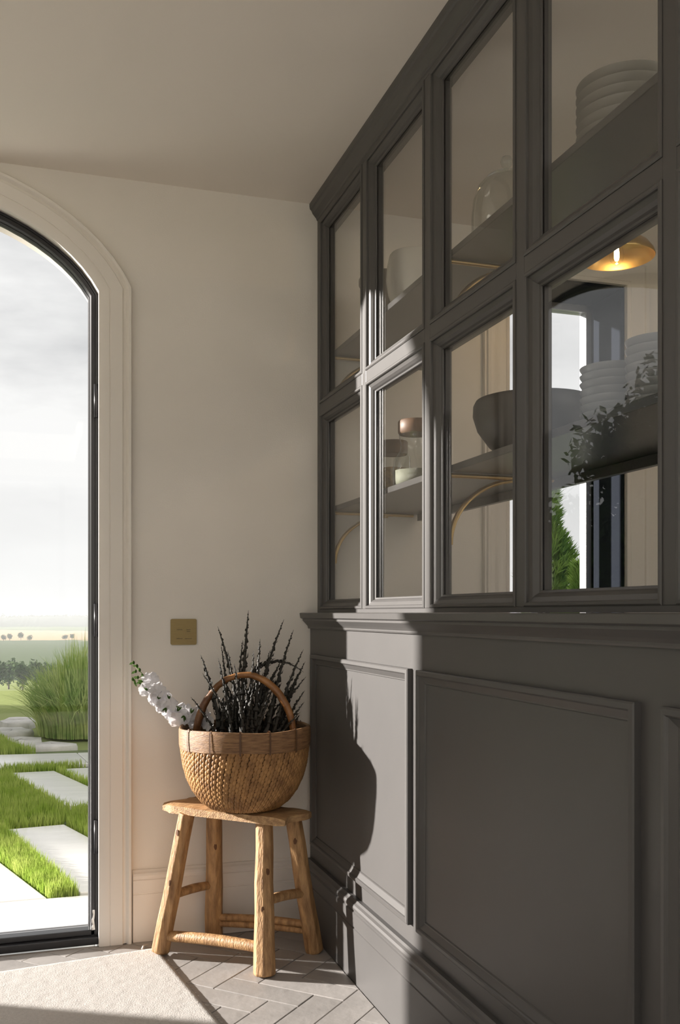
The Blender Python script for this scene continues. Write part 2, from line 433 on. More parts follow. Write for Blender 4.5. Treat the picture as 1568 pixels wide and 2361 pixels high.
# arched glazed door
dr = empty_struct('door_1', 'black steel arched glass door looking out to the garden', 'door', (AXC, D + .05, 0))
FP = [(0.0, D + .020), (.0005, D + .016), (.008, D + .016), (.009, D + .021), (.011, D + .021), (.012, D + .018), (.022, D + .018), (.026, D + .024), (.027, D + .034), (.0285, D + .034), (.030, D + .036), (.030, D + .066), (.0, D + .066)]
arch_sweep(FP, 0.02).build('door_frame', 'frame_black', dr, smooth=40)
g = arch(.026, .043); mb = MB()
k = len(g); mb.add([(x, D + .040, z) for x, z in g] + [(x, D + .046, z) for x, z in g], [tuple(range(k)), tuple(range(2 * k - 1, k - 1, -1))] + [(i, (i + 1) % k, k + (i + 1) % k, k + i) for i in range(k)])
mb.build('pane', 'door_glass', dr)
MB().box(AXC - AHW, AXC + AHW, D - .005, D + .066, 0.001, .026).box(AXC - AHW + .002, AXC + AHW - .002, D + .018, D + .062, .026, .045).build('threshold', 'frame_black', dr, bevel=.003)
for i in range(6):
    MB().box(AXC - AHW + .02, AXC + AHW - .02, D + .075 + i * .018, D + .083 + i * .018, 0.0, .018).build('drain_bar', 'aluminium', dr)
for i, (dz) in enumerate((0.30, 1.02, 1.75)):
    MB().tube([(AXC + AHW - .006, D + .012, dz), (AXC + AHW - .006, D + .012, dz + .11)], .008, 8).build('hinge', 'frame_black', dr, smooth=True)
mb = MB(); pts = [(AXC + AHW - .016 + random.uniform(-.002, .002), D + .010, .048 + .008 * i) for i in range(9)]
mb.tube(pts, [random.uniform(.003, .0065) for _ in pts], 6).build('draught_seal', 'gasket', dr)
# outer lining of the opening
arch_sweep([(0.0, D + .066), (0.012, D + .066), (0.012, D + .165), (0.0, D + .165)], 0.0).build('door_lining', 'render_ext', dr, smooth=40)

# pantry window
w1 = empty_struct('window_1', 'tall pantry window in a deep dark blue reveal', 'window', ((WX0 + WX1) / 2, D, WZ0))
YW = D + 0.215
mb = MB()
mb.box(WX1 - .012, WX1, D + .004, YW + .06, WZ0, WZ1).box(WX0, WX0 + .012, D + .004, YW + .06, WZ0, WZ1).box(WX0 + .012, WX1 - .012, D + .004, YW + .06, WZ1 - .012, WZ1).box(WX0 + .012, WX1 - .012, D + .004, YW + .06, WZ0, WZ0 + .012)
mb.build('reveal', 'reveal_navy', w1)
fx0, fx1, fz0, fz1 = WX0 + .012, WX1 - .012, WZ0 + .012, WZ1 - .012
def wbar(x0, x1, z0, z1, nm='sash_bar', m='frame_black'): MB().box(x0, x1, YW, YW + .05, z0, z1).build(nm, m, w1, bevel=.003)
wbar(fx0, fx0 + .03, fz0, fz1); wbar(fx1 - .028, fx1, fz0, fz1, m='aluminium'); wbar(fx0, fx1, fz1 - .03, fz1, m='aluminium'); wbar(fx0, fx1, fz0, fz0 + .03)
XM = 2.005
MB().box(XM - .035, XM + .022, YW - .005, YW + .055, fz0 + .03, fz1 - .03).build('mullion', 'frame_black', w1, bevel=.003)
MB().box(XM - .012, XM - .004, YW - .012, YW - .004, fz0 + .03, fz1 - .03).build('glazing_strip', 'aluminium', w1)
MB().box(fx0 + .03, XM - .035, YW + .02, YW + .026, fz0 + .03, fz1 - .03).build('pane', 'pane_glass', w1)
MB().box(XM + .022, fx1 - .028, YW + .02, YW + .026, fz0 + .03, fz1 - .03).build('pane', 'pane_glass', w1)
def rect_sweep_xz(x0, x1, z0, z1, prof):     # prof: (outset, y)
    rows = []
    for o, y in prof: rows.append([(x0 - o, y, z0 - o), (x1 + o, y, z0 - o), (x1 + o, y, z1 + o), (x0 - o, y, z1 + o)])
    return MB().rows(rows, True)
t2 = rect_sweep_xz(WX0, WX1, WZ0, WZ1, [(0, D + .004), (0, D - .020), (.012, D - .024), (.016, D - .020), (.018, D - .022), (.078, D - .022), (.082, D - .028), (.094, D - .030), (.098, D - .022), (.104, D - .022), (.104, D)]).build('trim_2', 'trim_paint')
struct(t2, 'pale moulded casing around the pantry window', 'window casing')

# ---- right wall: dado panelling below, glazed screen above
YE = -0.67
XF = 0.972
wr = MB().box(0.945, 1.012, YE, D - .002, 0.0, 1.085).build('wall_right', 'dado_paint')
struct(wr, 'dark grey panelled dado with glazed screen to the pantry', 'wall')
run_profile([(1.013, 1.07), (.945, 1.045), (.938, 1.045), (.936, 1.049), (.936, 1.053), (.930, 1.060), (.922, 1.068), (.917, 1.073), (.917, 1.079), (.911, 1.081), (.908, 1.083), (.906, 1.098), (.909, 1.100), (1.013, 1.100)], YE, D - .002).build('dado_sill', 'dado_paint', wr)
run_profile([(.945 - (a + .008 if 0 < i < len(SKP) - 1 else 0), z) for i, (a, z) in enumerate(SKP)], YE, D - .022).build('skirting', 'dado_paint', wr)
def rect_sweep_yz(y0, y1, z0, z1, prof):     # prof: (inset, x)
    rows = []
    for o, x in prof: rows.append([(x, y0 + o, z0 + o), (x, y1 - o, z0 + o), (x, y1 - o, z1 - o), (x, y0 + o, z1 - o)])
    return MB().rows(rows, True)
PANP = [(0, .946), (0, .932), (.003, .9295), (.012, .9285), (.0145, .931), (.016, .934), (.030, .9415), (.033, .9415), (.0345, .944), (.036, .9465)]
edges = [3.252, 2.335, 2.278, 1.347, 1.278, 0.352, 0.288, -0.64]
for i in range(0, 8, 2):
    rect_sweep_yz(edges[i + 1], edges[i], 0.290, 0.955, PANP).build('panel_moulding', 'dado_paint', wr)
MUL = [2.795, 2.30, 1.805, 1.31, 0.815, 0.32, -0.175]
HF = 0.018
cells_y = []
ys = [3.268] + [v for m_ in MUL for v in (m_ + HF, m_ - HF)] + [YE + .03]
for i in range(0, len(ys), 2): cells_y.append((ys[i + 1], ys[i]))
ZC = [(1.112, 1.800), (1.836, 2.480)]
for m_ in MUL:
    MB().box(XF, .996, m_ - HF, m_ + HF, 1.1122, 2.4798).box(1.0005, 1.018, m_ - .050, m_ + .050, 1.1462, 2.4478).build('mullion', 'dado_paint', wr, bevel=.001)
MB().box(XF, .996, 3.268, D - .002, 1.1122, 2.4798).box(1.0005, 1.018, 3.234, D - .002, 1.1462, 2.4478).build('corner_stile', 'dado_paint', wr)
MB().box(XF, .996, YE, YE + .03, 1.1122, 2.4798).box(1.0005, 1.018, YE, YE + .06, 1.1462, 2.4478).build('corner_stile', 'dado_paint', wr)
MB().box(XF, .996, YE, D - .002, 2.480, CEIL - .001).box(1.0005, 1.03, YE, D - .002, 2.448, CEIL - .001).build('top_rail', 'dado_paint', wr)
MB().box(XF, .996, YE, D - .002, 1.1005, 1.112).box(1.0005, 1.018, YE, D - .002, 1.1005, 1.146).build('bottom_rail', 'dado_paint', wr)
run_profile([(.972, CEIL - .001), (.972, 2.492), (.969, 2.494), (.967, 2.500), (.962, 2.506), (.954, 2.515), (.949, 2.526), (.944, 2.530), (.942, 2.540), (.942, CEIL - .001)], YE, D - .002).build('cornice', 'dado_paint', wr)
GLP = [(0, .973), (0, .9705), (.003, .9685), (.008, .9685), (.010, .971), (.0105, .976), (.013, .977), (.020, .980), (.026, .986), (.029, .991), (.033, .992), (.034, .994), (.034, .996)]
for (y0, y1) in cells_y:
    MB().box(XF, .996, y0, y1, 1.800, 1.836).box(1.0005, 1.018, y0 + .032, y1 - .032, 1.768, 1.868).build('mid_rail', 'dado_paint', wr, bevel=.001)
    for (z0, z1) in ZC:
        rect_sweep_yz(y0, y1, z0, z1, GLP).build('glazing_moulding', 'dado_paint', wr)
        MB().box(.9962, 1.0002, y0 + .028, y1 - .028, z0 + .028, z1 - .028).build('pane', 'pane_glass', wr)
struct(MB().box(0.945, 1.012, YR, YE - .001, 0, CEIL).build('wall_right_end', 'wall_paint'), 'off-white wall continuing past the dark glazed screen', 'wall')

# ================================================================== OUTSIDE
GZ = -0.04
prof = [(D + .17, -.075), (16, -.12), (25, -.95), (60, -3.6), (120, -8.4), (180, -8.9), (250, -9.3), (400, -10.2), (600, -11.2), (800, -12.6), (950, -14), (1100, -11), (1300, -6.2), (1500, -7)]
xs = [-4000, -600, -200, -80, -30, -10, -4, 0, 4, 10, 30, 80, 200, 600, 4000]
rows = []
for y, z in prof:
    rows.append([(x, y, z + (0.003 * y * math.sin(x * 0.013 + y * .02) if y > 500 else 0)) for x in xs])
tm = MB().rows(rows)
tm.add([(-4000, -800, -.1), (XL - .3, -800, -.1), (XL - .3, D + .17, -.09), (-4000, D + .17, -.09)], [(0, 1, 2, 3)])
tm.add([(XL - .3, -800, -.1), (4000, -800, -.1), (4000, YR - .3, -.1), (XL - .3, YR - .3, -.1)], [(0, 1, 2, 3)])
tm.add([(XP + .3, YR - .3, -.1), (4000, YR - .3, -.1), (4000, D + .17, -.09), (XP + .3, D + .17, -.09)], [(0, 1, 2, 3)])
struct(tm.build('ground', 'terrain'), 'fields and lawn falling away to a misty valley', 'ground')

mat('gravel', (0.70, 0.68, 0.65), 0.9, var=0.15, vscale=30)
struct(MB().box(-12, XL - .31, -14, D + .16, -.12, -.06).box(XL - .31, 12, -14, YR - .31, -.12, -.06).build('terrace', 'gravel'), 'pale gravel terrace around the house', 'terrace')  # added out of view: pale ground bouncing neutral light into the room
SLABS = {
 'near': [(-2.6, 3.465), (1.9, 3.465), (1.9, 4.035), (-2.6, 4.035)],
 'left': [(-2.6, 4.043), (.063, 4.043), (-.335, 5.36), (-2.6, 5.36)],
 's1': [(.193, 4.083), (.60, 4.043), (.174, 5.42), (-.125, 5.385)],
 's2': [(.20, 5.95), (.56, 5.86), (.164, 7.28), (-.145, 7.28)],
 's3': [(.86, 4.2), (1.3, 4.2), (.86, 5.6), (.46, 5.55)],
 's4': [(.40, 6.66), (.8, 6.6), (.6, 7.35), (.21, 7.35)],
 'band1': [(-2.6, 7.54), (-.62, 7.54), (-.64, 8.29), (-2.6, 8.29)],
 'band2': [(-.612, 7.54), (.42, 7.56), (.36, 8.16), (-.632, 8.29)],
 'band3': [(.428, 7.56), (1.9, 7.6), (1.9, 8.1), (.368, 8.16)],
}
pv = MB().box(-2.7, 2.0, 3.462, 8.5, -.11, -.068).build('paving', 'soil')
struct(pv, 'garden path of large pale wet stone slabs set in grass', 'paving')
def ccw(p):
    return p if sum(p[i][0] * p[(i + 1) % len(p)][1] - p[(i + 1) % len(p)][0] * p[i][1] for i in range(len(p))) > 0 else p[::-1]
for nm, poly in SLABS.items():
    poly = ccw(poly); cx = sum(p[0] for p in poly) / 4; cy_ = sum(p[1] for p in poly) / 4
    MB().prism(poly, -.07, GZ).build('slab', 'slab', pv, origin=(cx, cy_, GZ), bevel=.005)

def inside(poly, x, y):
    c = False; n = len(poly)
    for i in range(n):
        (x1, y1), (x2, y2) = poly[i], poly[(i + 1) % n]
        if (y1 > y) != (y2 > y) and x < (x2 - x1) * (y - y1) / (y2 - y1) + x1: c = not c
    return c
def blades(name, polys, count, h, m, label, lean=0.35, wd=0.0022, z=-.068):
    V = []; Fc = []
    ars = []
    for p in polys:
        ars.append(abs(sum(p[i][0] * p[(i + 1) % len(p)][1] - p[(i + 1) % len(p)][0] * p[i][1] for i in range(len(p)))) / 2)
    tot = sum(ars)
    for p, ar in zip(polys, ars):
        x0 = min(a for a, b in p); x1 = max(a for a, b in p); y0 = min(b for a, b in p); y1 = max(b for a, b in p)
        k = int(count * ar / tot); c = 0
        while c < k:
            x = random.uniform(x0, x1); y = random.uniform(y0, y1)
            if not inside(p, x, y): continue
            c += 1
            hh = h * random.uniform(.55, 1.2); a = random.uniform(0, 6.283); l = random.uniform(0, lean) * hh
            dx, dy = math.cos(a), math.sin(a); b = random.uniform(0, 6.283); wx, wy = math.cos(b) * wd, math.sin(b) * wd
            o = len(V)
            V += [(x - wx, y - wy, z), (x + wx, y + wy, z), (x + wx * .7 + dx * l * .4, y + wy * .7 + dy * l * .4, z + hh * .6), (x - wx * .7 + dx * l * .4, y - wy * .7 + dy * l * .4, z + hh * .6), (x + dx * l, y + dy * l, z + hh)]
            Fc += [(o, o + 1, o + 2, o + 3), (o + 3, o + 2, o + 4)]
    mb = MB(); mb.v = V; mb.f = Fc
    o = mb.build(name, m); return tag(o, label, 'grass', kind='stuff')
blades('lawn_strip', [[(.071, 4.05), (.185, 4.085), (-.129, 5.38), (-.33, 5.36)]], 9000, .075, 'lawn_blade', 'narrow wedge of bright green grass between the two slabs by the door')
blades('lawn_strip', [[(-.9, 5.42), (.16, 5.46), (.26, 5.86), (.19, 5.95), (-.15, 7.27), (-.24, 7.52), (-.9, 7.5)]], 17000, .075, 'lawn_blade', 'broad patch of bright green grass beside the stepping slabs', wd=.003)
blades('lawn_strip', [[(.61, 4.05), (.8, 4.1), (.44, 5.5), (.9, 5.7), (.58, 5.86), (.40, 6.6), (.19, 7.34), (.40, 7.5), (-.2, 7.52), (-.145, 7.29), (.17, 7.29), (.57, 5.84), (.26, 5.84), (.18, 5.45)]], 9000, .075, 'lawn_blade', 'thin strip of paler grass edging the stepping slabs', wd=.003)
blades('lawn_strip', [[(-1.2, 8.31), (.06, 8.31), (-.09, 8.62), (-.27, 9.4), (-1.2, 9.4)]], 6000, .09, 'lawn_blade', 'small grass patch beyond the cross path, before the boulders', wd=.004)

def rock(cx, cy_, rx, ry, h, seed, label):
    rnd = random.Random(seed); mb = MB(); rows = []
    ph = [rnd.uniform(.8, 1.2) for _ in range(12)]
    for (k, zz) in ((1.0, -.12), (1.02, .0), (.97, h * .75), (.85, h), (.4, h * 1.06), (0.01, h * 1.04)):
        rows.append([(cx + rx * k * ph[j] * math.cos(j * math.pi / 6), cy_ + ry * k * ph[j] * math.sin(j * math.pi / 6), -.07 + zz + rnd.uniform(-.008, .008)) for j in range(12)])
    mb.rows(rows, True); o = mb.build('flat_boulder', 'boulder', origin=(cx, cy_, -.07), smooth=50)
    return tag(o, label, 'boulder', 'flat boulders by the tall grass')
for i, a in enumerate([(-.10, 9.10, .20, .26, .035), (.17, 8.72, .23, .14, .04), (-.17, 9.85, .19, .36, .04), (-.62, 10.3, .2, .5, .04), (-.14, 10.75, .2, .32, .045)]):
    rock(*a, 40 + i, 'flat pale grey boulder lying at the foot of the tall grass')

# ornamental grass clump
def clump(cx, cy_, rx, ry, n, hmin, hmax, label, seed):
    rnd = random.Random(seed); V = []; Fc = []
    for _ in range(n):
        a = rnd.uniform(0, 6.283); r = math.sqrt(rnd.random()); x = cx + rx * r * math.cos(a); y = cy_ + ry * r * math.sin(a)
        out = Vector((math.cos(a) * r + rnd.uniform(-.5, .5), math.sin(a) * r + rnd.uniform(-.5, .5), 0))
        L = rnd.uniform(hmin, hmax) * (1.15 - .45 * r); bend = rnd.uniform(.05, .55) * (0.35 + r); 
        if rnd.random() < .25: bend *= 1.7
        wd = rnd.uniform(.005, .0085); sd = Vector((-out.y, out.x, 0)); sd = sd.normalized() if sd.length > .01 else Vector((1, 0, 0))
        sd = (sd + Vector((rnd.uniform(-.6, .6), rnd.uniform(-.6, .6), 0))).normalized()
        o = len(V); S = 5
        for i in range(S + 1):
            t = i / S; p = Vector((x, y, -.07)) + out * (L * bend * t * t) + Vector((0, 0, 1)) * (L * (t - bend * .55 * t ** 3))
            ww = wd * (1 - t) ** .6
            if i < S: V += [tuple(p - sd * ww), tuple(p + sd * ww)]
            else: V.append(tuple(p))
        for i in range(S - 1): Fc.append((o + 2 * i, o + 2 * i + 1, o + 2 * i + 3, o + 2 * i + 2))
        Fc.append((o + 2 * S - 2, o + 2 * S - 1, o + 2 * S))
    mb = MB(); mb.v = V; mb.f = Fc
    return tag(mb.build('ornamental_grass', 'tall_blade', origin=(cx, cy_, -.07)), label, 'grass clump')
clump(.47, 9.72, .40, .50, 3000, .70, 1.0, 'tall feathery clump of ornamental grass beside the flat boulders', 3)

def leaf_cloud(V, Fc, c, r, n, size, rnd, droop=0.0, shell=0.55):
    for _ in range(n):
        d = Vector((rnd.gauss(0, 1), rnd.gauss(0, 1), rnd.gauss(0, 1))).normalized(); k = shell + (1 - shell) * rnd.random() ** .5
        p = Vector(c) + Vector((d.x * r[0], d.y * r[1], d.z * r[2])) * k
        u = Vector((rnd.gauss(0, 1), rnd.gauss(0, 1), rnd.gauss(0, 1) - droop)).normalized(); v_ = u.cross(d).normalized() if u.cross(d).length > .05 else Vector((1, 0, 0))
        s_ = size * rnd.uniform(.6, 1.3); o = len(V)
        V += [tuple(p - u * s_), tuple(p + v_ * s_ * .55), tuple(p + u * s_), tuple(p - v_ * s_ * .55)]; Fc.append((o, o + 1, o + 2, o + 3))
# conifer outside the pantry window
def conifer(x, y, h, r, n, label, seed):
    rnd = random.Random(seed); t = thing('conifer', label, 'conifer', (x, y, -.1), 'conifers outside the pantry window')
    MB().tube([(x, y, -.12), (x, y, h * .9)], [.05, .01], 7).build('trunk', 'bark', t)
    V = []; Fc = []
    for _ in range(n):
        zt = rnd.random() ** 1.4; z = .1 + (h - .1) * zt; rr = r * (1 - zt) ** .8 * (0.75 + .25 * math.sin(z * 9 + rnd.random())) * rnd.uniform(.55, 1.08)
        a = rnd.uniform(0, 6.283); p = Vector((x + rr * math.cos(a), y + rr * math.sin(a), z))
        out = Vector((math.cos(a), math.sin(a), rnd.uniform(.5, 1.9))).normalized(); sd = Vector((-math.sin(a), math.cos(a), rnd.uniform(-.6, .6))).normalized()
        L = rnd.uniform(.05, .12)
        for kk in (-1, 0, 1):
            dv = (out + sd * .55 * kk).normalized(); o = len(V); wv = dv.cross(Vector((rnd.gauss(0, 1), rnd.gauss(0, 1), rnd.gauss(0, 1)))).normalized() * .010
            V += [tuple(p - wv), tuple(p + wv), tuple(p + dv * L)]; Fc.append((o, o + 1, o + 2))
    mb = MB(); mb.v = V; mb.f = Fc; mb.build('foliage', 'conifer', t)
conifer(4.02, 7.0, 2.20, .52, 7000, 'slender green conifer with a pointed top outside the pantry window', 1)
conifer(3.70, 5.98, 1.42, .28, 4500, 'shorter bushy conifer beside the pointed one', 2)

# broad leafy tree to the far side of the path (mirrored in the screen)
tt = thing('broadleaf_tree', 'big dark leafy tree mirrored in the pantry screen', 'tree', (-10.6, 14.2, -.1))
MB().tube([(-10.6, 14.2, -.3), (-10.5, 14.2, 1.2), (-10.6, 14.2, 3)], [.35, .25, .15], 9).build('trunk', 'bark', tt)
rnd = random.Random(11); V = []; Fc = []
for i in range(150):
    tx = rnd.uniform(-1, 1); x_ = -11.4 + 4.5 * tx; zm = 2.3 + 5.0 * math.cos(tx * math.pi / 2) ** 1.0
    z_ = rnd.uniform(.8, zm - .7)
    leaf_cloud(V, Fc, (x_, 14.4 + rnd.uniform(-2.2, 2.2), z_), [rnd.uniform(.7, 1.0)] * 3, 420, .11, rnd, shell=.2)
mb = MB(); mb.v = V; mb.f = Fc; mb.build('crown', 'maple', tt)

# far hedgerow and field trees
def far_tree(px, Y, zb, h, r, label, group, seed):
    rnd = random.Random(seed); p = onY(px, HYP, Y); V = []; Fc = []
    t = thing('far_tree', label, 'tree', (p.x, Y, zb), group)
    for i in range(7): leaf_cloud(V, Fc, (p.x + rnd.uniform(-.4, .4) * r, Y + rnd.uniform(-.4, .4) * r, zb + h * rnd.uniform(.4, .72)), (r * .5, r * .5, h * .28), 90, h * .06, rnd, shell=.1)
    MB().tube([(p.x, Y, zb - .4), (p.x, Y, zb + h * .5)], h * .03, 5).build('trunk', 'bark', t)
    mb = MB(); mb.v = V; mb.f = Fc; mb.build('crown', 'far_tree', t)
for i, (px, h, r) in enumerate([(-40, 4.4, 2.4), (-8, 3.9, 2.2), (20, 4.0, 2.0), (52, 3.6, 2.0), (85, 3.8, 2.2), (120, 3.4, 2.0)]):
    far_tree(px, 110 + 9 * (i % 3), -7.6 - .45 * (i % 3), h, r * .8, 'hazy tree of the near hedgerow below the lawn', 'hedgerow trees in the valley', 60 + i)
for i, (px, h, r) in enumerate([(8, 3.0, 1.6), (22, 3.6, 1.8), (48, 3.4, 1.6), (68, 2.8, 1.5), (150, 2.9, 1.7), (166, 2.7, 1.5)]):
    far_tree(px, 405 + 12 * (i % 3), -10.3, h, r, 'faint round tree standing in the far peach field', 'trees in the far field', 80 + i)
rnd = random.Random(9); V = []; Fc = []
for i in range(220):
    x = rnd.uniform(-150, 190); leaf_cloud(V, Fc, (x, 1290 + rnd.uniform(-10, 10), -5.2 + rnd.uniform(-1, 1.5)), (4, 4, rnd.uniform(2, 4.5)), 26, 1.5, rnd, shell=.2)
mb = MB(); mb.v = V; mb.f = Fc
tag(mb.build('hill_woods', 'far_tree'), 'pale misty woodland along the hill crest', 'woodland', kind='stuff')

# haze lying in the valley
mv = bpy.data.materials.new('valley_mist'); mv.use_nodes = True; ntv = mv.node_tree; ntv.nodes.clear()
vsn = N(ntv, 'ShaderNodeVolumeScatter'); vsn.inputs['Color'].default_value = (0.52, 0.54, 0.56, 1); vsn.inputs['Density'].default_value = 0.0012; vsn.inputs['Anisotropy'].default_value = 0.0
vo = N(ntv, 'ShaderNodeOutputMaterial'); ntv.links.new(vsn.outputs[0], vo.inputs['Volume']); MATS['valley_mist'] = mv
tag(MB().box(-900, 900, 18, 1490, -30, 3.0).build('valley_mist', 'valley_mist'), 'thin pale mist lying over the valley', 'mist', kind='stuff')

# ================================================================== OBJECTS
# ---- rug
ra = R(8.0); rc = Vector((.395, 3.195, 0)); ex = Vector((math.cos(ra), math.sin(ra), 0)); ey = Vector((-math.sin(ra), math.cos(ra), 0))
def rugp(a, b_, z): p = rc - ex * a - ey * b_; return (p.x, p.y, z)
rg = thing('rug', 'cream woven wool rug lying in front of the arched door', 'rug', tuple(rc - ex * .6 - ey * 1.0))
nx, ny = 120, 200; RWD, RLN = 1.25, 2.1
rows = []
for j in range(ny + 1):
    row = []
    for i in range(nx + 1):
        a, b_ = RWD * i / nx, RLN * j / ny
        e = min(a, RWD - a, b_, RLN - b_); z = .0085 * min(1, (e / .008)) + .0005
        if e > .012: z += .0007 * random.uniform(-1, 1) + (.0005 if (i + j) % 2 else 0)
        row.append(rugp(a + random.uniform(-.001, .001), b_ + random.uniform(-.001, .001), z))
    rows.append(row)
MB().rows(rows).build('pile', 'rug_wool', rg, smooth=True)
mb = MB()
for i in range(70):
    b_ = RLN * random.random(); p = Vector(rugp(-.001, b_, .004)); mb.tube([p, p + ex * random.uniform(.003, .008) + Vector((0, random.uniform(-.004, .004), -.002))], .0012, 4)
p = Vector(rugp(.05, -.0, .006)); mb.tube([p, p + ey * .02 + ex * .01 + Vector((0, 0, .006)), p + ey * .035 + ex * .03 + Vector((0, 0, .002))], [.004, .003, .002], 5)
mb.build('loose_threads', 'rug_wool', rg, kind='stuff')

# ---- stool
ST = thing('stool', 'rustic pale wooden stool with splayed chunky legs in the corner', 'stool', (.624, 3.045, 0))
def chunky(mb, p0, p1, r0, r1, n=8, seg=5, seed=0, wob=.0016, phase=.3):
    rnd = random.Random(seed); pts = []; rr = []
    p0, p1 = Vector(p0), Vector(p1)
    for i in range(seg + 1):
        t = i / seg; pts.append(p0.lerp(p1, t) + Vector((rnd.uniform(-wob, wob), rnd.uniform(-wob, wob), 0)) * (0 if i in (0, seg) else 1)); rr.append((r0 + (r1 - r0) * t) * rnd.uniform(.975, 1.03))
    ax = (p1 - p0).normalized()
    pts = [pts[0] - ax * 0.0] + [pts[0] + ax * .006] + pts[1:]; rr = [rr[0] * .86] + rr
    return mb.tube(pts, rr, n, phase=phase)
legs = {'fl': ((.398, 3.140, .0095), (.478, 3.100, .458)), 'fr': ((.676, 2.862, .0005), (.690, 2.925, .458)),
        'bl': ((.590, 3.236, .0005), (.578, 3.165, .458)), 'br': ((.879, 3.018, .0005), (.792, 2.965, .458))}
legob = {}
for i, (kx, (a, b_)) in enumerate(legs.items()):
    legob[kx] = chunky(MB(), a, b_, .0345 if kx == 'fr' else .0315, .0265, seed=i, phase=.2 + .3 * i).build('leg', 'oak', ST, bevel=.003)
def lp(kx, z):
    a, b_ = Vector(legs[kx][0]), Vector(legs[kx][1]); return a.lerp(b_, (z - a.z) / (b_.z - a.z))
def bar(k0, z0, k1, z1, r, nm='stretcher', seed=0, off=(0, 0, 0)):
    a, b_ = lp(k0, z0) + Vector(off), lp(k1, z1) + Vector(off); rnd = random.Random(seed); pts = []; rr = []
    for i in range(8):
        t = i / 7; pts.append(a.lerp(b_, t) + Vector((0, 0, .006 * math.sin(math.pi * t)))); rr.append(r * (1 + .12 * math.sin(math.pi * t)) * rnd.uniform(.97, 1.03))
    return MB().tube(pts, rr, 9).build(nm, 'oak', ST, smooth=60)
bar('fl', .062, 'fr', .080, .0165, seed=1); bar('bl', .078, 'br', .092, .0115, seed=2); bar('bl', .056, 'br', .068, .0105, seed=5)
bar('fl', .190, 'bl', .192, .0135, seed=3); bar('fr', .215, 'br', .200, .0145, seed=4)
# seat: worn plank, local frame (long axis u, short axis v)
SU = Vector((.681, -.732, 0)).normalized(); SV = Vector((.732, .681, 0)).normalized(); SCN = Vector((.624, 3.045, 0))
rnd = random.Random(21); nu, nv = 26, 8; LU, LV = .2375, .0795
top = []; bot = []
for i in range(nu + 1):
    rt = []; rb = []
    for j in range(nv + 1):
        u = -LU + 2 * LU * i / nu; v_ = -LV + 2 * LV * j / nv
        eu = 1 - abs(u) / LU; ev = 1 - abs(v_) / LV
        uu = u + (0.012 * math.sin(v_ * 40) if abs(u) > LU * .9 else 0); vv = v_ * (1 - .05 * math.sin(u * 11) - (.10 if u < -LU * .86 else 0))
        p = SCN + SU * uu + SV * vv
        dz = -.006 * max(0, 1 - eu * 8) - .005 * max(0, 1 - ev * 5) + rnd.uniform(-.0008, .0008) - .004 * math.exp(-(u / .1) ** 2)
        rt.append((p.x, p.y, .485 + dz)); rb.append((p.x + rnd.uniform(-.001, .001), p.y, .455 + .004 * max(0, 1 - eu * 8)))
    top.append(rt); bot.append(rb)
mb = MB(); mb.rows(top); o1 = len(mb.v); mb.rows([r_[::-1] for r_ in bot])
W_ = nv + 1
def ti(i, j): return i * W_ + j
def bi(i, j): return o1 + i * W_ + (nv - j)
for i in range(nu):
    mb.f.append((ti(i + 1, 0), ti(i, 0), bi(i, 0), bi(i + 1, 0))); mb.f.append((ti(i, nv), ti(i + 1, nv), bi(i + 1, nv), bi(i, nv)))
for j in range(nv):
    mb.f.append((ti(0, j), ti(0, j + 1), bi(0, j + 1), bi(0, j))); mb.f.append((ti(nu, j + 1), ti(nu, j), bi(nu, j), bi(nu, j + 1)))
seat = mb.build('seat', 'oak_seat', ST, smooth=45)
# knots and pegs on the legs
for kx, z, ang in (('fl', .24, -2.2), ('fl', .40, -2.5), ('fr', .20, -2.0), ('fr', .31, -1.4), ('fr', .09, -.9), ('br', .38, -2.0), ('bl', .33, -1.6)):
    p = lp(kx, z) + Vector((math.cos(ang), math.sin(ang), 0)) * .0275
    tn = Vector((-math.sin(ang), math.cos(ang), 0)); mb = MB(); nrm = Vector((math.cos(ang), math.sin(ang), 0))
    ring = [p + nrm * .0012 + tn * (.006 * math.cos(a * math.pi / 4) * random.uniform(.7, 1.1)) + Vector((0, 0, .012 * math.sin(a * math.pi / 4) * random.uniform(.7, 1.1))) for a in range(8)]
    mb.add([tuple(p + nrm * .002)] + [tuple(r_) for r_ in ring] + [tuple(r_ - nrm * .005) for r_ in ring], [(0, i + 1, (i + 1) % 8 + 1) for i in range(8)] + [(i + 1, i + 9, (i + 1) % 8 + 9, (i + 1) % 8 + 1) for i in range(8)])
    mb.build('knot', 'knot', ST)

# ---- basket
BC = Vector((.647, 3.006, .484))
BK = thing('basket', 'woven brown wicker basket with bent wood handle on the stool', 'basket', tuple(BC))
BP = [(0.0, .004), (.085, .002), (.112, .008), (.140, .030), (.164, .062), (.182, .100), (.193, .140), (.199, .180), (.202, .212)]
def brad(z):
    for (r0, z0), (r1, z1) in zip(BP[1:], BP[2:]):
        if z <= z1: return r0 + (r1 - r0) * max(0, (z - z0)) / (z1 - z0)
    return BP[-1][0]
core = [(r * .985 if r > .01 else r, z) for r, z in BP] + [(.198, .25), (.190, .25), (.186, .18), (.165, .09), (.11, .03), (0, .02)]
MB().lathe(core, 56, BC).build('basket_body', 'wicker_core', BK, smooth=True)
mb = MB(); rnd = random.Random(5)
zs = []; arc = 0; z = .004
nrow = 15
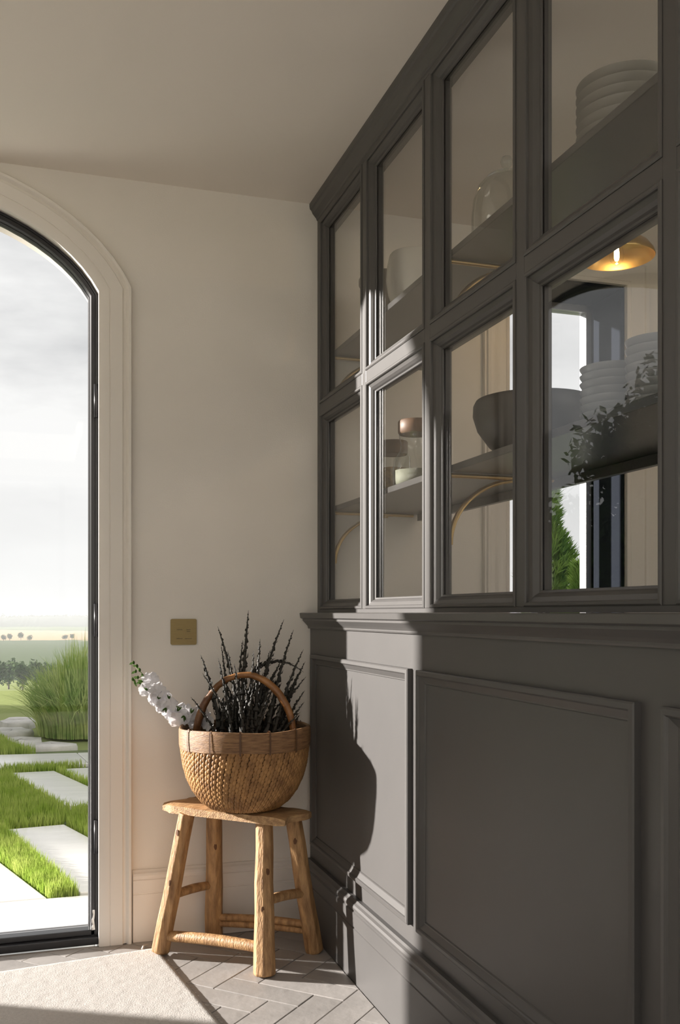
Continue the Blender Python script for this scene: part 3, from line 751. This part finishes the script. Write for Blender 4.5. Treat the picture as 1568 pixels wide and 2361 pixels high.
# rows by arc length of the profile
prof_pts = []
for (r0, z0), (r1, z1) in zip(BP[1:], BP[2:]):
    for t in range(12): prof_pts.append((r0 + (r1 - r0) * t / 12, z0 + (z1 - z0) * t / 12))
prof_pts.append(BP[-1])
al = [0]
for a, b_ in zip(prof_pts, prof_pts[1:]): al.append(al[-1] + math.hypot(b_[0] - a[0], b_[1] - a[1]))
def at_arc(s_):
    s_ = max(0, min(al[-1] - 1e-6, s_))
    for i in range(len(al) - 1):
        if al[i + 1] >= s_:
            t = (s_ - al[i]) / (al[i + 1] - al[i] + 1e-9); a, b_ = prof_pts[i], prof_pts[i + 1]
            return (a[0] + (b_[0] - a[0]) * t, a[1] + (b_[1] - a[1]) * t, (b_[0] - a[0]), (b_[1] - a[1]))
NST = 110; RH = al[-1] / nrow
for i in range(nrow):
    for j in range(NST):
        s0 = (i + .5) * RH + (RH * .5 if j % 2 else 0)
        if s0 > al[-1] - .004: continue
        L = RH * 1.16; a = 2 * math.pi * (j + i * .35) / NST + rnd.uniform(-.006, .006)
        rows = []
        for k in range(5):
            t = k / 4 - .5; r_, zz, dr_, dz_ = at_arc(s0 + t * L); nl = math.hypot(dr_, dz_) + 1e-9
            nr, nz_ = dz_ / nl, -dr_ / nl
            wdt = math.pi * r_ / NST * 1.30 * math.sqrt(max(.05, 1 - (2 * t) ** 2 * .92)); ht = .0036 * (1 - (2 * t) ** 2 * .9) * rnd.uniform(.85, 1.15)
            aa = a + t * .022
            ct, st = math.cos(aa), math.sin(aa)
            row = []
            for (du, dh) in ((-1, -.2), (-.6, .75), (0, 1.0), (.6, .75), (1, -.2)):
                rr = r_ + nr * ht * dh; row.append((BC.x + rr * ct - st * wdt * du, BC.y + rr * st + ct * wdt * du, BC.z + zz + nz_ * ht * dh))
            rows.append(row)
        mb.rows(rows)
mb.build('weave', 'wicker', BK, smooth=True, kind='stuff')
# rim band
rp = [(.200, .196), (.2065, .198), (.2075, .208), (.2085, .230), (.2080, .255), (.2055, .260), (.2000, .2605), (.1955, .257), (.1935, .235), (.1935, .205)]
mb = MB(); rows = []
for r_, z in rp:
    rows.append([(BC.x + (r_ + .0015 * math.sin(j * .7) + random.uniform(-.0005, .0005)) * math.cos(2 * math.pi * j / 72), BC.y + (r_ + .0015 * math.sin(j * .7)) * math.sin(2 * math.pi * j / 72), BC.z + z + .0022 * math.sin(j * .33 + z * 20)) for j in range(72)])
mb.rows(rows, True).build('rim_band', 'rim_wood', BK, smooth=50)
for a in (-2.75, -2.30, -1.85, -1.42, -.95, -.45, .3, 1.2, 2.2):
    mb = MB(); ct, st = math.cos(a), math.sin(a); tn = Vector((-st, ct, 0)) * .0028
    pts = [(.2085, .192), (.2105, .200), (.2115, .230), (.2105, .257), (.2065, .2635), (.1990, .2645), (.1930, .260), (.1915, .2)]
    mb.rows([[tuple(BC + Vector((r_ * ct, r_ * st, z)) + tn * k) for k in (-1, 0, 1)] for r_, z in pts]).build('rim_tie', 'tie_cane', BK)
# handle
hd = Vector((.927, -.375, 0)); pts = []; rr = []
rnd = random.Random(8)
for i in range(33):
    t = i / 32; a = math.pi * t
    xx = -.160 * math.cos(a); zz = .165 + .155 * math.sin(a) ** .72 if 0 < t < 1 else .165
    base = .100 if t in (0, 1) else 0
    p = BC + hd * (xx * (1 - .02 * math.sin(a))) + Vector((0, 0, zz + .100 * math.sin(a) * 1.0)) + Vector((rnd.uniform(-.001, .001), rnd.uniform(-.001, .001), rnd.uniform(-.001, .001)))
    pts.append(p); rr.append(.0112 + .0016 * math.sin(t * 9 + 1) + rnd.uniform(-.0006, .0006))
pts = [BC + hd * -.158 + Vector((0, 0, .09))] + pts + [BC + hd * .158 + Vector((0, 0, .09))]; rr = [.008] + rr + [.008]
MB().tube(pts, rr, 9).build('handle', 'handle_wood', BK, smooth=True)

# ---- dark foliage stems standing in the basket
def spike(pts, wmax, seed, group_label):
    rnd = random.Random(seed); pts = [Vector(p) for p in pts]; n = len(pts); mb = MB()
    def sr(t): return wmax * 1.05 * min(1, .25 + t / .22) * (1 - t) ** .7 + .0005
    mb.tube(pts, [sr(i / (n - 1)) for i in range(n)], 5, squash=.8)
    # toothed leaves overlapping along the stem
    K = 46
    for k in range(K):
        t = .10 + .88 * k / K; f = t * (n - 1); i = min(n - 2, int(f)); p = pts[i].lerp(pts[i + 1], f - i); T = (pts[i + 1] - pts[i]).normalized()
        a = k * 2.4 + rnd.uniform(-.3, .3); x = T.cross(Vector((0.3, 1, .2))).normalized(); y = T.cross(x)
        d = x * math.cos(a) + y * math.sin(a); wl = sr(t) * rnd.uniform(1.1, 1.6) + .001
        s_ = T.cross(d) * wl * .75
        b0 = p; tip = p + d * wl * .85 + T * wl * 2.4; mid = p + d * wl * .72 + T * wl * .9
        o = len(mb.v); mb.v += [tuple(b0), tuple(mid - s_), tuple(tip), tuple(mid + s_), tuple(mid + d * wl * .2)]
        mb.f += [(o, o + 1, o + 4), (o + 1, o + 2, o + 4), (o + 2, o + 3, o + 4), (o + 3, o, o + 4)]
    b0 = pts[0]
    ob = mb.build('leafy_stem', 'foliage_dark', origin=b0)
    return tag(ob, 'dark narrow spiky leafy stem standing in the wicker basket', 'stem', 'dark leafy stems in the basket')
def curve3(a, b_, c_, n=16):
    return [a * (1 - t) ** 2 + b_ * 2 * t * (1 - t) + c_ * t * t for t in [i / (n - 1) for i in range(n)]]
TIPS = [(573, 1407, 3.12, .0125), (502, 1444, 3.10, .0105), (655, 1428, 3.08, .011), (677, 1452, 3.05, .010), (600, 1473, 3.02, .011), (463, 1510, 3.06, .012),
        (510, 1486, 3.15, .008), (503, 1517, 3.0, .0085), (467, 1552, 3.0, .009), (440, 1607, 2.98, .008), (700, 1497, 3.0, .010), (704, 1525, 3.1, .010),
        (706, 1560, 3.0, .009), (703, 1592, 2.97, .009), (702, 1618, 2.95, .008), (560, 1476, 3.13, .009), (585, 1500, 2.98, .009), (635, 1545, 3.05, .009), (692, 1642, 2.93, .007),
        (480, 1585, 3.12, .008), (622, 1500, 3.14, .009), (690, 1550, 3.12, .010), (540, 1530, 2.96, .010), (650, 1520, 3.12, .012), (525, 1500, 3.05, .009)]
BIN = BC + Vector((0, .0, .035))
for i, (px, py, Y, wm) in enumerate(TIPS):
    tip = onY(px, py, Y); h0 = BIN + Vector((random.uniform(-.05, .05), random.uniform(-.05, .05), 0))
    mid = Vector((h0.x + (tip.x - h0.x) * .38, h0.y + (tip.y - h0.y) * .4, h0.z + (tip.z - h0.z) * .62))
    spike(curve3(h0, mid, tip), wm, 100 + i, '')
# one arching stem
p0 = BIN + Vector((.05, .03, 0)); a1 = onY(585, 1545, 3.1); a2 = onY(640, 1512, 3.1); a3 = onY(700, 1550, 3.05)
spike([p0.lerp(a1, i / 5) + Vector((-.03 * math.sin(math.pi * i / 5), 0, 0)) for i in range(6)] + curve3(a1, a2 + Vector((0, 0, .015)), a3, 9)[1:], .008, 300, '')['label'] = 'dark leafy stem arching over sideways behind the basket handle'
for i in range(34):
    px = random.uniform(500, 692); py = 1540 + abs(px - 590) * .45 + random.uniform(0, 70); tip = onY(px, py, random.uniform(2.97, 3.14))
    h0 = BIN + Vector((random.uniform(-.08, .08), random.uniform(-.06, .08), 0)); mid = h0.lerp(tip, .5) + Vector((random.uniform(-.015, .015), 0, .02))
    spike(curve3(h0, mid, tip, 9), random.uniform(.009, .013), 400 + i, '')

# ---- white flower stem
def fy(px): return 3.185 - (px - 306) / (505 - 306) * .115
fpts = [(px, py, fy(px)) for px, py in ((505, 1700), (478, 1662), (430, 1642), (385, 1615), (352, 1582), (330, 1556), (306, 1530))]
fp = [onY(*p) for p in fpts]
FL = thing('flower_stem', 'spray of white blossoms leaning out over the basket rim', 'flower', tuple(fp[0]))
MB().tube(fp, [.0035, .0033, .003, .0027, .0022, .0018, .0010], 7).build('stem', 'stem_green', FL, smooth=True)
def blossom_mesh(seed):
    rnd = random.Random(seed); mb = MB()
    for k in range(6):
        a = 2 * math.pi * k / 6 + rnd.uniform(-.2, .2); L = rnd.uniform(.021, .027); wd = rnd.uniform(.011, .014); cup = rnd.uniform(.25, .75); ru = rnd.uniform(0, 6)
        rows = []
        for i in range(6):
            t = i / 5; r_ = L * t; wz = wd * math.sin(math.pi * min(1, .12 + .80 * t)) ** .8; row = []
            for j in range(5):
                v_ = (j / 2 - 1); x = r_; y = v_ * wz; z = L * cup * t * t * .8 + .0035 * math.sin(ru + 5 * t + 3.5 * v_) * t - abs(v_) ** 2 * .004 * (1 - t) + .002 * t * math.sin(9 * v_ + ru)
                row.append((x * math.cos(a) - y * math.sin(a), x * math.sin(a) + y * math.cos(a), z + .0015 * (k % 2)))
            rows.append(row)
        mb.rows(rows)
    me = bpy.data.meshes.new('blossom'); me.from_pydata(mb.v, [], mb.f); me.materials.append(MATS['petal'])
    me.polygons.foreach_set('use_smooth', [True] * len(me.polygons)); return me
bms = [blossom_mesh(s_) for s_ in range(4)]
BL = [(350, 1566), (338, 1590), (362, 1592), (356, 1610), (378, 1606), (372, 1630), (396, 1622), (392, 1642), (412, 1640), (408, 1658), (432, 1640), (428, 1660), (447, 1648), (452, 1664), (470, 1650), (480, 1664)]
rnd = random.Random(77)
for i, (px, py) in enumerate(BL):
    o = bpy.data.objects.new('blossom', bms[i % 4]); COL.objects.link(o); o.parent = FL
    p = onY(px, py, fy(px) - .018 + rnd.uniform(-.018, .022)); o.location = p - wloc(FL)
    d = Vector((rnd.uniform(-.9, .3), -1.0, rnd.uniform(-.3, .7))); o.rotation_euler = d.to_track_quat('Z', 'Y').to_euler(); s_ = rnd.uniform(.88, 1.15); o.scale = (s_, s_, s_)
def leaflet(p, d, L, wd, name, m):
    d = d.normalized(); sd = d.cross(Vector((.3, -1, .4))).normalized(); rows = []
    for i in range(5):
        t = i / 4; q_ = p + d * L * t + Vector((0, 0, -.15 * L * t * t)); wz = wd * math.sin(math.pi * (.08 + .9 * t)); rows.append([tuple(q_ - sd * wz), tuple(q_ + Vector((0, -.15 * wz, 0))), tuple(q_ + sd * wz)])
    MB().rows(rows).build(name, m, FL, smooth=True)
for (px, py, dx, dz) in [(342, 1592, -.4, .3), (365, 1612, .2, .6), (390, 1612, .3, .7), (384, 1632, -.3, -.4), (410, 1640, .2, .8), (330, 1572, -.8, .2), (440, 1645, .2, .7), (425, 1650, -.3, -.5)]:
    p = onY(px, py, fy(px) - .035)
    for k in range(3): leaflet(p, Vector((dx + rnd.uniform(-.5, .5), rnd.uniform(-.6, 0), dz + rnd.uniform(-.4, .4))), rnd.uniform(.014, .022), .003, 'sepal', 'leaf_small')
for (px, py) in [(322, 1545), (313, 1548), (330, 1560), (308, 1528), (316, 1536), (306, 1566), (318, 1562), (311, 1574), (324, 1575)]:
    p = onY(px, py, fy(px) - .01); mb = MB(); r_ = rnd.uniform(.003, .0045)
    mb.lathe([(.0003, -r_ * 1.5), (r_ * .8, -r_ * .8), (r_, 0), (r_ * .7, r_), (.0003, r_ * 1.6)], 8, p); mb.build('bud', 'leaf_small', FL, smooth=True)
    leaflet(p, Vector((rnd.uniform(-1, .3), -.3, rnd.uniform(-.3, .8))), .016, .004, 'leaf', 'leaf_small')
for a, b_ in (((330, 1556), (306, 1566)), ((336, 1564), (311, 1576))):
    MB().tube([onY(*a, fy(a[0])), onY((a[0] + b_[0]) / 2, (a[1] + b_[1]) / 2 + 3, fy(320)), onY(*b_, fy(b_[0]) - .01)], .0012, 5).build('side_stem', 'stem_green', FL)

# ---- switch plate
sw0, sw1 = onY(393, 1427, D), onY(453, 1486.5, D)
SW = thing('switch_plate', 'square brushed brass switch plate on the pale wall', 'switch', ((sw0.x + sw1.x) / 2, D, sw1.z))
x0, x1, z0, z1 = sw0.x, sw1.x, sw1.z, sw0.z
mb = MB(); rr = .006; poly = []
for cx, cz, a0 in ((x1 - rr, z1 - rr, 0), (x0 + rr, z1 - rr, 90), (x0 + rr, z0 + rr, 180), (x1 - rr, z0 + rr, 270)):
    for k in range(5): a = R(a0 + k * 22.5); poly.append((cx + rr * math.cos(a), cz + rr * math.sin(a)))
poly_wall(mb, poly, [], D - .0045, D)
mb.build('plate', 'brass_plate', SW, bevel=.0012)
wd_, ht_ = x1 - x0, z1 - z0
for (u0, v0, words) in ((.235, .435, (.22,)), (.60, .435, (.17, .15)), (.215, .775, (.26,)), (.545, .775, (.27,))):
    for wi, ln in enumerate(words):                                     # engraved legends, too fine to read
        mb = MB(); xa = x0 + wd_ * u0 + (.012 * wd_ if wi else 0); zz = z1 - ht_ * (v0 + .065 * wi - .02); n = int(ln / .024); rnd = random.Random(int(u0 * 100 + wi))
        for k in range(n):
            h_ = ht_ * rnd.choice((.018, .018, .026)); xx = xa + k * wd_ * .024
            mb.box(xx, xx + wd_ * .017, D - .0051, D - .0044, zz - ht_ * .012, zz - ht_ * .012 + h_)
        mb.build('legend', 'mark_brown', SW)
    for dx in (.04, .13):
        mb = MB(); cx, cz = x0 + wd_ * (u0 + dx), z1 - ht_ * (v0 - .10)
        mb.tube([(cx, D - .0044, cz), (cx, D - .0062, cz)], .0022, 10).build('button', 'brass_plate', SW)

# ---- shelves behind the screen
def shelf(z0, label):
    t = thing('shelf', label, 'shelf', (1.19, 2.0, z0))
    XA, XB = 1.024, 1.360
    MB().box(XA, XB, -.3, D - .002, z0, z0 + .018).build('shelf_board', 'shelf_paint', t, bevel=.0015)
    MB().box(XB - .018, XB, -.3, D - .03, z0 - .026, z0 - .0005).build('edge_lip', 'shelf_paint', t, bevel=.0015)
    for Y in (3.266, 2.278, 1.288, .30):
        bk = MB(); bk.box(1.0185, 1.026, Y - .009, Y + .009, z0 - .21, z0 - .001)
        b2 = bk.build('bracket', 'brass', t, bevel=.001)
        MB().tube([(1.024, Y, z0 - .007), (1.325, Y, z0 - .007)], .0062, 10).build('rod', 'brass', b2, smooth=60)
        pts = []
        for i in range(14):
            a = R(90) * i / 13; pts.append((1.026 + .20 * (1 - math.cos(a)), Y, z0 - .185 + .172 * math.sin(a)))
        MB().tube(pts, [.0075 - .002 * i / 13 for i in range(14)], 10).build('curved_strut', 'brass', b2, smooth=60)
    return t
shelf(2.010, 'upper dark shelf on brass brackets behind the glazed screen')
shelf(1.460, 'lower dark shelf on brass brackets behind the glazed screen')
ZU, ZL = 2.0285, 1.4785
def vessel(name, prof, loc, m, label, cat, group=None, n=48):
    o = MB().lathe(prof, n, loc).build(name, m, origin=loc, smooth=50); return tag(o, label, cat, group)
# upper shelf
vessel('bowl', [(0, .001), (.040, 0), (.044, .006), (.062, .030), (.080, .075), (.087, .120), (.084, .165), (.076, .200), (.072, .205), (.069, .200), (.076, .16), (.079, .12), (.072, .075), (.05, .03), (0, .012)], (1.155, 2.845, ZU), 'ceramic_white', 'glossy cream rounded bowl on the upper shelf', 'bowl')
vessel('vase', [(0, .001), (.045, 0), (.055, .02), (.066, .08), (.070, .140), (.071, .158), (.079, .163), (.085, .176), (.085, .192), (.078, .205), (.070, .208), (.064, .200), (.062, .14), (.05, .03), (0, .012)], (1.135, 3.060, ZU), 'ceramic_taupe', 'taupe stoneware pot with a thick rolled rim on the upper shelf', 'pot')
CL = thing('cloche', 'clear glass cloche on a wooden base on the upper shelf', 'cloche', (1.165, 2.235, ZU))
MB().lathe([(0, .001), (.09, 0), (.104, .006), (.106, .020), (.100, .026), (0, .026)], 40, (1.165, 2.235, ZU)).build('base', 'handle_wood', CL, smooth=50)
MB().lathe([(.090, .027), (.090, .090), (.086, .130), (.074, .165), (.052, .190), (.025, .203), (.008, .206), (0, .206)], 40, (1.165, 2.235, ZU)).build('dome', 'jar_glass', CL, smooth=True)
MB().lathe([(.004, .206), (.006, .214), (.013, .220), (.016, .230), (.012, .241), (0, .245)], 20, (1.165, 2.235, ZU)).build('knob', 'jar_glass', CL, smooth=True)
def bowl_stack(n, x, y, z, r, dz, m, label, group):
    for k in range(n):
        h = dz * 1.9
        prof = [(0, .001), (r * .5, 0), (r * .55, .004), (r * .86, h * .45), (r * .985, h * .88), (r, h), (r * .97, h), (r * .94, h * .85), (r * .82, h * .5), (r * .5, .006), (0, .005)]
        lb = 'topmost ' + label if k == n - 1 else 'lowest ' + label if k == 0 else label.replace('bowl in the', 'bowl in the middle of the')
        vessel('bowl', prof, (x, y, z + k * dz), m, lb, 'bowl', group, 40)
bowl_stack(7, 1.175, 1.730, ZU, .100, .0205, 'ceramic_grey', 'grey bowl in the stack on the upper shelf', 'stacked grey bowls')
# lower shelf
vessel('bowl', [(0, .001), (.06, 0), (.072, .008), (.110, .035), (.139, .075), (.150, .110), (.149, .135), (.143, .147), (.139, .146), (.143, .11), (.130, .075), (.10, .04), (.06, .014), (0, .012)], (1.190, 2.140, ZL), 'black_bowl', 'large black wooden bowl on the lower shelf', 'bowl', n=56)
bowl_stack(8, 1.190, 1.800, ZL, .068, .0165, 'ceramic_pale', 'pale bowl in the shorter stack beside the black bowl', 'shorter stack of pale bowls')
bowl_stack(9, 1.200, 1.655, ZL, .064, .0170, 'ceramic_pale', 'pale bowl in the taller stack farther from the black bowl', 'taller stack of pale bowls')
def jar(x, y, prof, lid, fill, fm, label):
    t = thing('storage_jar', label, 'jar', (x, y, ZL))
    MB().lathe(prof, 36, (x, y, ZL)).build('jar_body', 'jar_glass', t, smooth=True)
    MB().lathe(lid, 36, (x, y, ZL)).build('lid', 'walnut', t, smooth=50)
    MB().lathe(fill, 28, (x, y, ZL)).build('contents', fm, t, smooth=True)
jar(1.10, 2.882, [(0, .001), (.052, .001), (.056, .006), (.056, .115), (.050, .124), (.046, .128)], [(0, .124), (.044, .124), (.047, .130), (.047, .164), (.044, .167), (0, .167)],
    [(0, .004), (.050, .004), (.052, .03), (.052, .070), (.045, .080), (.02, .084), (0, .086)], 'pasta', 'short glass jar with a wooden lid and dried pasta inside')
jar(1.11, 2.715, [(0, .001), (.064, .001), (.070, .008), (.070, .055), (.064, .085), (.050, .110), (.046, .125), (.050, .150), (.052, .166)], [(0, .160), (.050, .160), (.054, .166), (.054, .198), (.051, .202), (0, .202)],
    [(0, .004), (.064, .004), (.066, .02), (.066, .050), (0, .054)], 'rice', 'tall waisted glass jar with a wooden lid and pale grains inside')

# ---- pendant lamp in the pantry
r_ = ray(1422, 595); kk = 3.15; LX, LY, LZ = r_[0] * kk, r_[1] * kk, HC + r_[2] * kk
PL = thing('pendant_lamp', 'brass dome pendant lamp with a glowing bulb in the pantry', 'lamp', (LX, LY, LZ))
MB().lathe([(.120, .000), (.1215, .003), (.116, .018), (.100, .040), (.078, .056), (.050, .066), (.030, .074), (.026, .092), (.018, .100), (.010, .104), (.010, .099), (.024, .088), (.028, .071), (.049, .0625), (.076, .0525), (.098, .037), (.114, .016), (.1185, .003), (.120, .000)], 56, (LX, LY, LZ)).build('shade', 'brass', PL, smooth=60)
MB().tube([(LX, LY, LZ + .10), (LX, LY, CEIL - .02)], .0035, 8).build('cord', 'cord', PL)
MB().lathe([(0, -.03), (.05, -.03), (.05, -.004), (.045, 0), (0, 0)], 24, (LX, LY, CEIL - .0005)).build('ceiling_rose', 'brass', PL, smooth=50)
MB().lathe([(0, .070), (.014, .070), (.015, .045), (.012, .042), (0, .042)], 16, (LX, LY, LZ)).build('socket', 'brass', PL, smooth=50)
MB().lathe([(.010, .046), (.019, .030), (.024, .010), (.020, -.010), (.010, -.020), (0, -.022)], 20, (LX, LY, LZ)).build('bulb', 'bulb_glass', PL, smooth=True)
pl = bpy.data.lights.new('lamp_light', 'POINT'); pl.energy = 1.6; pl.color = (1.0, 0.66, 0.30); pl.shadow_soft_size = .012
plo = bpy.data.objects.new('lamp_light', pl); COL.objects.link(plo); plo.parent = PL; plo.location = (0, 0, -.03)
MB().lathe([(0, .036), (.006, .034), (.008, .020), (.008, 0), (.006, -.008), (0, -.010)], 14, (LX, LY, LZ)).build('filament', 'bulb_glow', PL, smooth=True)
